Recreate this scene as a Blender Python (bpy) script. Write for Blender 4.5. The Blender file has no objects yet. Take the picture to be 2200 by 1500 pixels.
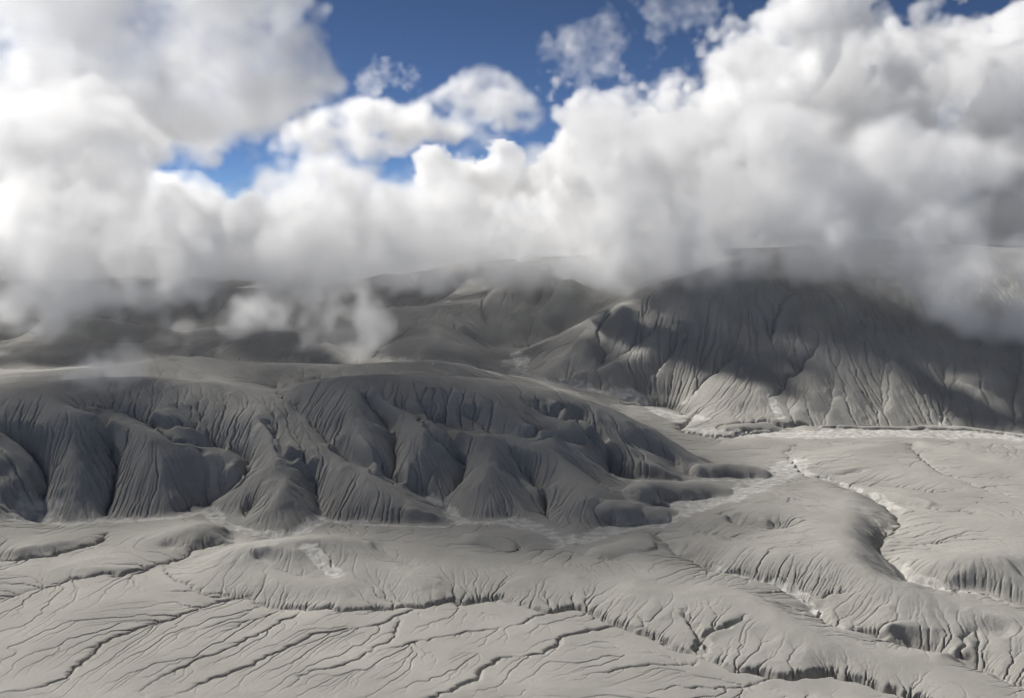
import bpy, math, time, random
import numpy as np
from mathutils import Vector
S = bpy.context.scene
# ---------------------------------------------------------------- camera
FPX = 2113.0                       # focal length in pixels of a 2200-wide picture
PITCH = math.atan((750 - 440) / FPX)
HC = 400.0                         # camera height above the valley floor, metres
cam = bpy.data.cameras.new('camera')
cam_ob = bpy.data.objects.new('camera', cam)
S.collection.objects.link(cam_ob)
S.camera = cam_ob
cam.sensor_width = 36.0
cam.lens = 36.0 * FPX / 2200.0
cam.clip_start, cam.clip_end = 1.0, 90000.0
cam_ob.location = (0, 0, HC)
cam_ob.rotation_euler = (math.radians(90) - PITCH, 0, 0)
# ---------------------------------------------------------------- sky, sun, exposure
SUN_AZ, SUN_EL = -54.0, 41.0       # degrees left of the view direction (+Y), above the horizon
az, el = math.radians(SUN_AZ), math.radians(SUN_EL)
sun_dir = Vector((math.sin(az) * math.cos(el), math.cos(az) * math.cos(el), math.sin(el)))
world = bpy.data.worlds.new('World')
S.world = world
world.use_nodes = True
wn = world.node_tree
sky = wn.nodes.new('ShaderNodeTexSky')
sky.sky_type = 'NISHITA'
sky.sun_disc = False
sky.sun_elevation = el
sky.sun_rotation = az              # 0 = +Y, clockwise from above
sky.altitude = 11000.0
sky.air_density = 1.0
sky.dust_density = 0.0
sky.ozone_density = 3.0
wn.links.new(sky.outputs[0], wn.nodes['Background'].inputs[0])
wn.nodes['Background'].inputs[1].default_value = 0.068
sl = bpy.data.lights.new('sun', 'SUN')
sl.energy = 5.0
sl.angle = math.radians(5.0)
sl.color = (1.0, 0.965, 0.91)
sun = bpy.data.objects.new('sun', sl)
S.collection.objects.link(sun)
sun.rotation_euler = sun_dir.to_track_quat('Z', 'Y').to_euler()
S.view_settings.view_transform = 'Standard'
S.view_settings.look = 'None'
S.view_settings.exposure = 0.13
S.view_settings.gamma = 1.0
S.view_settings.use_curve_mapping = False
cy = S.cycles
cy.use_adaptive_sampling = True
cy.adaptive_threshold = 0.07
cy.use_denoising = True
cy.max_bounces = 12
cy.diffuse_bounces = 3
cy.volume_bounces = 12
cy.volume_step_rate = 3.0
cy.volume_max_steps = 512

F32=np.float32
OFF={'1':(0,500),'2':(1100,500),'3':(0,1050),'4':(1100,1000)}
def unproject(u,v,z):
    a=(u-1100)/FPX; b=-(v-750)/FPX
    dy=math.cos(PITCH)+b*math.sin(PITCH); dz=-math.sin(PITCH)+b*math.cos(PITCH)
    t=(z-HC)/dz
    return a*t,dy*t,z
TH=math.radians(36.0); NX=1250; NY=1150; R0=590.0; R1=3600.0
DT=2*TH/(NX-1); DR=math.log(R1/R0)/(NY-1)
def smooth_noise(shape,cells,rng):
    a=rng.standard_normal((int(cells[0])+4,int(cells[1])+4)).astype(F32)
    for ax in (0,1):
        n=shape[ax]; t=np.linspace(0,cells[ax],n,endpoint=False); i=t.astype(int); f=(t-i).astype(F32)
        w=((1-f)**3/6,(3*f**3-6*f**2+4)/6,(-3*f**3+3*f**2+3*f+1)/6,f**3/6)
        sh=[1,1]; sh[ax]=n
        a=sum(np.take(a,i+k,ax)*w[k].reshape(sh) for k in range(4))
    return a
class Lattice:
    """world-space fractal noise on a 2-D lattice"""
    def __init__(s,seed): s.rng=np.random.default_rng(seed)
    def __call__(s,X,Y,wl):
        n=256; a=s.rng.standard_normal((n,n)).astype(F32)
        x=X/wl; y=Y/wl; i=np.floor(x).astype(np.int32); j=np.floor(y).astype(np.int32)
        f=(x-i).astype(F32); g=(y-j).astype(F32); f=f*f*f*(f*(f*6-15)+10); g=g*g*g*(g*(g*6-15)+10)
        i&=n-1; j&=n-1; i1=(i+1)&(n-1); j1=(j+1)&(n-1)
        return (a[i,j]*(1-f)+a[i1,j]*f)*(1-g)+(a[i,j1]*(1-f)+a[i1,j1]*f)*g
def blur(a,sy,sx):
    for ax,s in ((0,sy),(1,sx)):
        if s<=0: continue
        # three box passes
        w=max(1,int(round(math.sqrt(12*s*s/3+1))))|1
        for _ in range(3):
            r=w//2
            pad=[(0,0),(0,0)]; pad[ax]=(r+1,r)
            c=np.cumsum(np.pad(a,pad,mode='edge'),axis=ax,dtype=np.float64)
            if ax==0: a=((c[w:]-c[:-w])/w).astype(F32)
            else: a=((c[:,w:]-c[:,:-w])/w).astype(F32)
    return a
def parse(txt):
    """absolute lines (kind, xyz) and relative lines (kind, pixel track, offset)"""
    out=[];rel=[];rav=[]
    for l in txt.splitlines():
        if not l.strip() or l[0]=='#': continue
        h,p=l.split(':'); tag,k=h.split(); o=OFF[tag]
        if k[0] in 'RCvbs':
            px=np.array([(o[0]+float(q.split(',')[0])/2,o[1]+float(q.split(',')[1])/2) for q in p.split()])
            if k[0] in 'vbs': rav.append((px,)+tuple(map(float,k[1:].split(',')))+(k[0],))
            else: rel.append((k[0].lower(),px,float(k[1:])))
            continue
        out.append((k,np.array([unproject(o[0]+x/2,o[1]+y/2,z) for x,y,z in (map(float,q.split(',')) for q in p.split())])))
    return out,rel,rav
def sample(h,i,j):
    i=np.clip(i,0,h.shape[0]-1.001); j=np.clip(j,0,h.shape[1]-1.001); a=i.astype(int); b=j.astype(int); f=i-a; g=j-b
    return (h[a,b]*(1-g)+h[a,b+1]*g)*(1-f)+(h[a+1,b]*(1-g)+h[a+1,b+1]*g)*f
def lay(h,p,step):
    """where a track seen by the eye meets the surface: world points and the slope away from the eye"""
    s=np.r_[0,np.cumsum(np.hypot(*np.diff(p,axis=0).T))]; t=np.linspace(0,s[-1],max(4,int(s[-1]/step)))
    q=[]; D=np.arange(R0+2,R1-10,1.5)
    for u,v in zip(np.interp(t,s,p[:,0]),np.interp(t,s,p[:,1])):
        d=np.array(unproject(u,v,0.))-np.array((0,0,HC)); d/=np.hypot(d[0],d[1])
        P=d[None]*D[:,None]; i,j=to_ij(P[:,0],P[:,1]); g=sample(h,i,j)
        b=np.flatnonzero(HC+P[:,2]<g)
        if b.size and 0<j[0]<NX-1: n=b[0]; q.append((P[n,0],P[n,1],HC+P[n,2],max(0,(g[min(n+12,len(g)-1)]-g[max(n-12,0)])/36),-d[2],t[len(q)]/t[-1]))
        else: q.append((np.nan,)*6)
    q=np.array(q); q=q[~np.isnan(q[:,0])]
    if len(q)<3: return []
    return [g for g in np.split(q,np.flatnonzero(np.hypot(*np.diff(q[:,:2],axis=0).T)>70)+1) if len(g)>2]
def drape(h,rel):
    """lay the relative lines on the first-stage surface, then raise ridges and sink channels"""
    out=[]
    for k,p,off in rel:
        for q in lay(h,p,4):
            e=np.interp(q[:,5],(0,.4,.8,1),(.15,1,.9,.3) if k=='c' else (.3,1,1,.2))
            dz=e*off/(1+q[:,3]/q[:,4]); sc=(HC-q[:,2]-dz)/(HC-q[:,2])
            out.append((k,np.stack([q[:,0]*sc,q[:,1]*sc,q[:,2]+dz],1)))
    return out
def carve(h,X,Y,rav,dx,dy,N):
    """cut steep-walled ravines along the laid tracks"""
    rng=np.random.default_rng(5); best=np.zeros(h.size,F32)
    wob=(N(X,Y,9.)+.6*N(X,Y,4.)).ravel(); Xf,Yf=X.ravel(),Y.ravel()
    for p,w,dep,kind in rav:
        if kind!='v': continue
        for q in lay(h,p,6):
            q=dense(q[:,:3],.8); n=len(q)
            if n<6: continue
            # meander: correlated sideways noise
            tn=np.gradient(q[:,:2],axis=0); tn/=np.linalg.norm(tn,axis=1,keepdims=True)+1e-6; nr=np.stack([-tn[:,1],tn[:,0]],1)
            m=np.zeros(n)
            for wl,a in ((40,2.6),(16,1.9),(7,1.3),(3,.6)):
                k=rng.standard_normal(int(n*.8/wl)+4); m+=a*np.interp(np.arange(n)*.8/wl,np.arange(len(k)),k)
            m*=min(1,w/1.8)*np.clip(np.minimum(np.arange(n),n-1-np.arange(n))/10,0,1)
            x=q[:,0]+nr[:,0]*m; y=q[:,1]+nr[:,1]*m
            i,j=to_ij(x,y); ok=(i>2)&(i<NY-3)&(j>2)&(j<NX-3); x,y,i,j=x[ok],y[ok],i[ok].astype(int),j[ok].astype(int)
            if not len(x): continue
            tap=np.clip(np.arange(n)[ok]/(n*.25),.35,1)*np.clip((n-np.arange(n)[ok])/(n*.1),.5,1)
            cell=float(dx[i,0].mean()); cy_=float(dy[i,0].mean()); ri=int(w*1.5/cy_)+2; rj=int(w*1.5/cell)+2
            ww=max(w*.8 if w>2.5 else w*.5,.62*cell)
            for a in range(-ri,ri+1):
                for b in range(-rj,rj+1):
                    id=(np.clip(i+a,0,NY-1)*NX+np.clip(j+b,0,NX-1))
                    d=np.hypot(Xf[id]-x,Yf[id]-y)/(ww*(.75+.25*tap))+.16*wob[id]
                    s=np.clip((1.05-d)/.3,0,1); np.maximum.at(best,id,(dep*tap*s*s*(3-2*s)).astype(F32))
    return h-best.reshape(h.shape),best.reshape(h.shape)
def spurs(h,X,Y,rav,dx,dy,N):
    """low rounded spurs: raised along a track with a parabolic cross-section"""
    top=np.full(h.size,-1e3,F32); mk=np.zeros(h.size,F32); Xf,Yf=X.ravel(),Y.ravel(); hf=h.ravel(); wob=(N(X,Y,30.)+.5*N(X,Y,12.)).ravel()
    for p,w,ht,kind in rav:
        if kind!='s': continue
        for q in lay(h,p,3):
            q=dense(q[:,:3],w*.15); n=len(q); i,j=to_ij(q[:,0],q[:,1]); i=i.astype(int); j=j.astype(int)
            base=np.interp(np.arange(n),(0,n-1),(q[0,2],q[-1,2])); hh=ht*np.interp(np.arange(n)/(n-1),(0,.5,.85,1),(1,.95,.8,.45))
            a,b=np.meshgrid(np.arange(-int(w/dy[i.min(),0])-2,int(w/dy[i.min(),0])+3),np.arange(-int(w/dx[i.min(),0])-2,int(w/dx[i.min(),0])+3),indexing='ij')
            for k in range(n):
                id=(np.clip(i[k]+a,0,NY-1)*NX+np.clip(j[k]+b,0,NX-1)).ravel(); d=np.hypot(Xf[id]-q[k,0],Yf[id]-q[k,1])/w*(1+.12*wob[id])
                z=base[k]+hh[k]*(1-d*d); top[id]=np.maximum(top[id],np.where(d<1.05,z,-1e3)); mk[id]=np.maximum(mk[id],(d<.95))
    d=np.maximum(top-hf,0).reshape(h.shape)
    return h+d,blur(mk.reshape(h.shape),1,1.5)*(d>0.3)
def floors(h,X,Y,rav,dx,dy,N):
    """mask (0..1) of the flat sediment floors"""
    m=np.zeros(h.size,F32); wob=(N(X,Y,26.)+.7*N(X,Y,11.)+.4*N(X,Y,5.)).ravel(); Xf,Yf=X.ravel(),Y.ravel()
    for p,w,dep,kind in rav:
        if kind!='b': continue
        for q in lay(h,p,6):
            q=dense(q[:,:3],w*.25); i,j=to_ij(q[:,0],q[:,1]); ok=(i>2)&(i<NY-3)&(j>2)&(j<NX-3); x,y,i,j=q[ok,0],q[ok,1],i[ok].astype(int),j[ok].astype(int)
            if not len(x): continue
            ri=int(w*1.6/float(dy[i,0].min()))+1; rj=int(w*1.6/float(dx[i,0].min()))+1
            a,b=np.meshgrid(np.arange(-ri,ri+1),np.arange(-rj,rj+1),indexing='ij')
            for n in range(len(x)):
                id=(np.clip(i[n]+a,0,NY-1)*NX+np.clip(j[n]+b,0,NX-1)).ravel()
                d=np.hypot(Xf[id]-x[n],Yf[id]-y[n])/w+.22*wob[id]
                m[id]=np.maximum(m[id],np.clip((1.1-d)/.22,0,1))
    return m.reshape(h.shape)
def dense(pts,step):
    d=np.hypot(*np.diff(pts[:,:2],axis=0).T); s=np.r_[0,np.cumsum(d)]
    n=max(2,int(s[-1]/step)); t=np.linspace(0,s[-1],n)
    # smooth the control line
    q=np.stack([np.interp(t,s,pts[:,k]) for k in range(3)],1)
    w=max(1,min(int(12/step),n//6))
    if w>1:
        ker=np.ones(w)/w
        for _ in range(2):
            pq=np.pad(q,((w//2,w-1-w//2),(0,0)),mode='edge')
            q2=np.stack([np.convolve(pq[:,k],ker,'valid') for k in range(3)],1); q2[0]=q[0]; q2[-1]=q[-1]; q=q2
    return q
def to_ij(x,y):
    r=np.hypot(x,y); th=np.arctan2(x,y)
    return np.log(r/R0)/DR,(th+TH)/DT
def up2(a,shape):
    i=np.clip(np.linspace(0,a.shape[0]-1,shape[0]),0,a.shape[0]-1); j=np.linspace(0,a.shape[1]-1,shape[1])
    i0=np.minimum(i.astype(int),a.shape[0]-2); j0=np.minimum(j.astype(int),a.shape[1]-2); f=(i-i0)[:,None].astype(F32); g=(j-j0)[None].astype(F32)
    b=a[i0]*(1-f)+a[i0+1]*f
    return b[:,j0]*(1-g)+b[:,j0+1]*g
def solve(lines):
    II=[];JJ=[];ZZ=[];KK=[]
    for k,p in lines:
        q=dense(p,.7); i,j=to_ij(q[:,0],q[:,1])
        II.append(i);JJ.append(j);ZZ.append(q[:,2]);KK.append(np.full(len(i),'rcf'.index(k)))
    II,JJ,ZZ,KK=map(np.concatenate,(II,JJ,ZZ,KK))
    ok=(II>=0)&(II<NY-1)&(JJ>=0)&(JJ<NX-1); II,JJ,ZZ,KK=II[ok],JJ[ok],ZZ[ok],KK[ok]
    h=None
    for fct in (32,16,8,4,2,1):
        ny,nx=NY//fct+1,NX//fct+1
        if fct==1: ny,nx=NY,NX
        i=np.minimum((II/(NY-1)*(ny-1)+.5).astype(int),ny-1); j=np.minimum((JJ/(NX-1)*(nx-1)+.5).astype(int),nx-1)
        idx=i*nx+j; w=np.bincount(idx,minlength=ny*nx); z=np.bincount(idx,ZZ,minlength=ny*nx)
        m=(w>0).reshape(ny,nx); zc=(z/np.maximum(w,1)).reshape(ny,nx).astype(F32)
        h=np.full((ny,nx),ZZ.mean(),F32) if h is None else up2(h,(ny,nx))
        ax=1.0; ay=(DT/DR)**2; den=2*(ax+ay)
        h[m]=zc[m]
        par=(np.add.outer(np.arange(ny),np.arange(nx))&1).astype(bool)
        om=1.8 if fct>1 else 1.6
        for it in range(300 if fct>2 else 80 if fct==2 else 40):
            for c in (par,~par):
                p=np.pad(h,1,mode='edge')
                n=(ax*(p[1:-1,:-2]+p[1:-1,2:])+ay*(p[:-2,1:-1]+p[2:,1:-1]))/den
                n=h+om*(n-h)
                u=c&~m
                h=np.where(u,n,h)
    # channel proximity (for sharp valley lines)
    c=np.zeros(NY*NX,F32); s=KK==1
    c[((II[s]+.5).astype(int)*NX+(JJ[s]+.5).astype(int))]=1
    return h,c.reshape(NY,NX)
def flow(h,dx,dy,rng,jit):
    """receivers (D8, randomised) and Kahn levels"""
    ny,nx=h.shape
    best=np.zeros((ny,nx),F32); rec=np.arange(ny*nx,dtype=np.int32).reshape(ny,nx).copy(); base=rec.copy(); dist=np.ones((ny,nx),F32)
    dg=np.sqrt(dx*dx+dy*dy)
    for di,dj,d in ((0,1,dx),(0,-1,dx),(1,0,dy),(-1,0,dy),(1,1,dg),(1,-1,dg),(-1,1,dg),(-1,-1,dg)):
        si=slice(max(0,-di),ny-max(0,di)); sj=slice(max(0,-dj),nx-max(0,dj))
        ti=slice(max(0,di),ny-max(0,-di)); tj=slice(max(0,dj),nx-max(0,-dj))
        D=np.broadcast_to(d,(ny,nx))[si,sj]
        s=(h[si,sj]-h[ti,tj])/D
        if jit: s=s*(1+jit*(rng.random(s.shape,dtype=F32)-.5))
        u=s>best[si,sj]
        best[si,sj]=np.where(u,s,best[si,sj]); rec[si,sj]=np.where(u,base[ti,tj],rec[si,sj]); dist[si,sj]=np.where(u,D,dist[si,sj])
    return rec.ravel(),dist.ravel()
def kahn(rec):
    n=rec.size; ids=np.arange(n,dtype=np.int32); nonroot=rec!=ids
    deg=np.bincount(rec[nonroot],minlength=n).astype(np.int32)
    levels=[]; fr=np.flatnonzero(deg==0).astype(np.int32)
    while fr.size:
        levels.append(fr)
        g=fr[rec[fr]!=fr]
        r=rec[g]
        np.subtract.at(deg,r,1) if r.size<50000 else deg.__isub__(np.bincount(r,minlength=n).astype(np.int32))
        fr=np.unique(r[deg[r]==0])
    return levels
def accumulate(rec,levels,area):
    A=area.ravel().astype(np.float64).copy()
    for fr in levels:
        g=fr[rec[fr]!=fr]
        np.add.at(A,rec[g],A[g])
    return A
def spl(h,rec,dist,levels,A,K,m=.5,amax=None):
    H=h.ravel().astype(np.float64); a=A if amax is None else np.minimum(A,amax)
    Fc=K*a**m/dist
    for fr in reversed(levels):
        r=rec[fr]; Fk=np.where(r!=fr,Fc[fr],0)
        H[fr]=(H[fr]+Fk*H[r])/(1+Fk)
    return H.reshape(h.shape).astype(F32)
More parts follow.
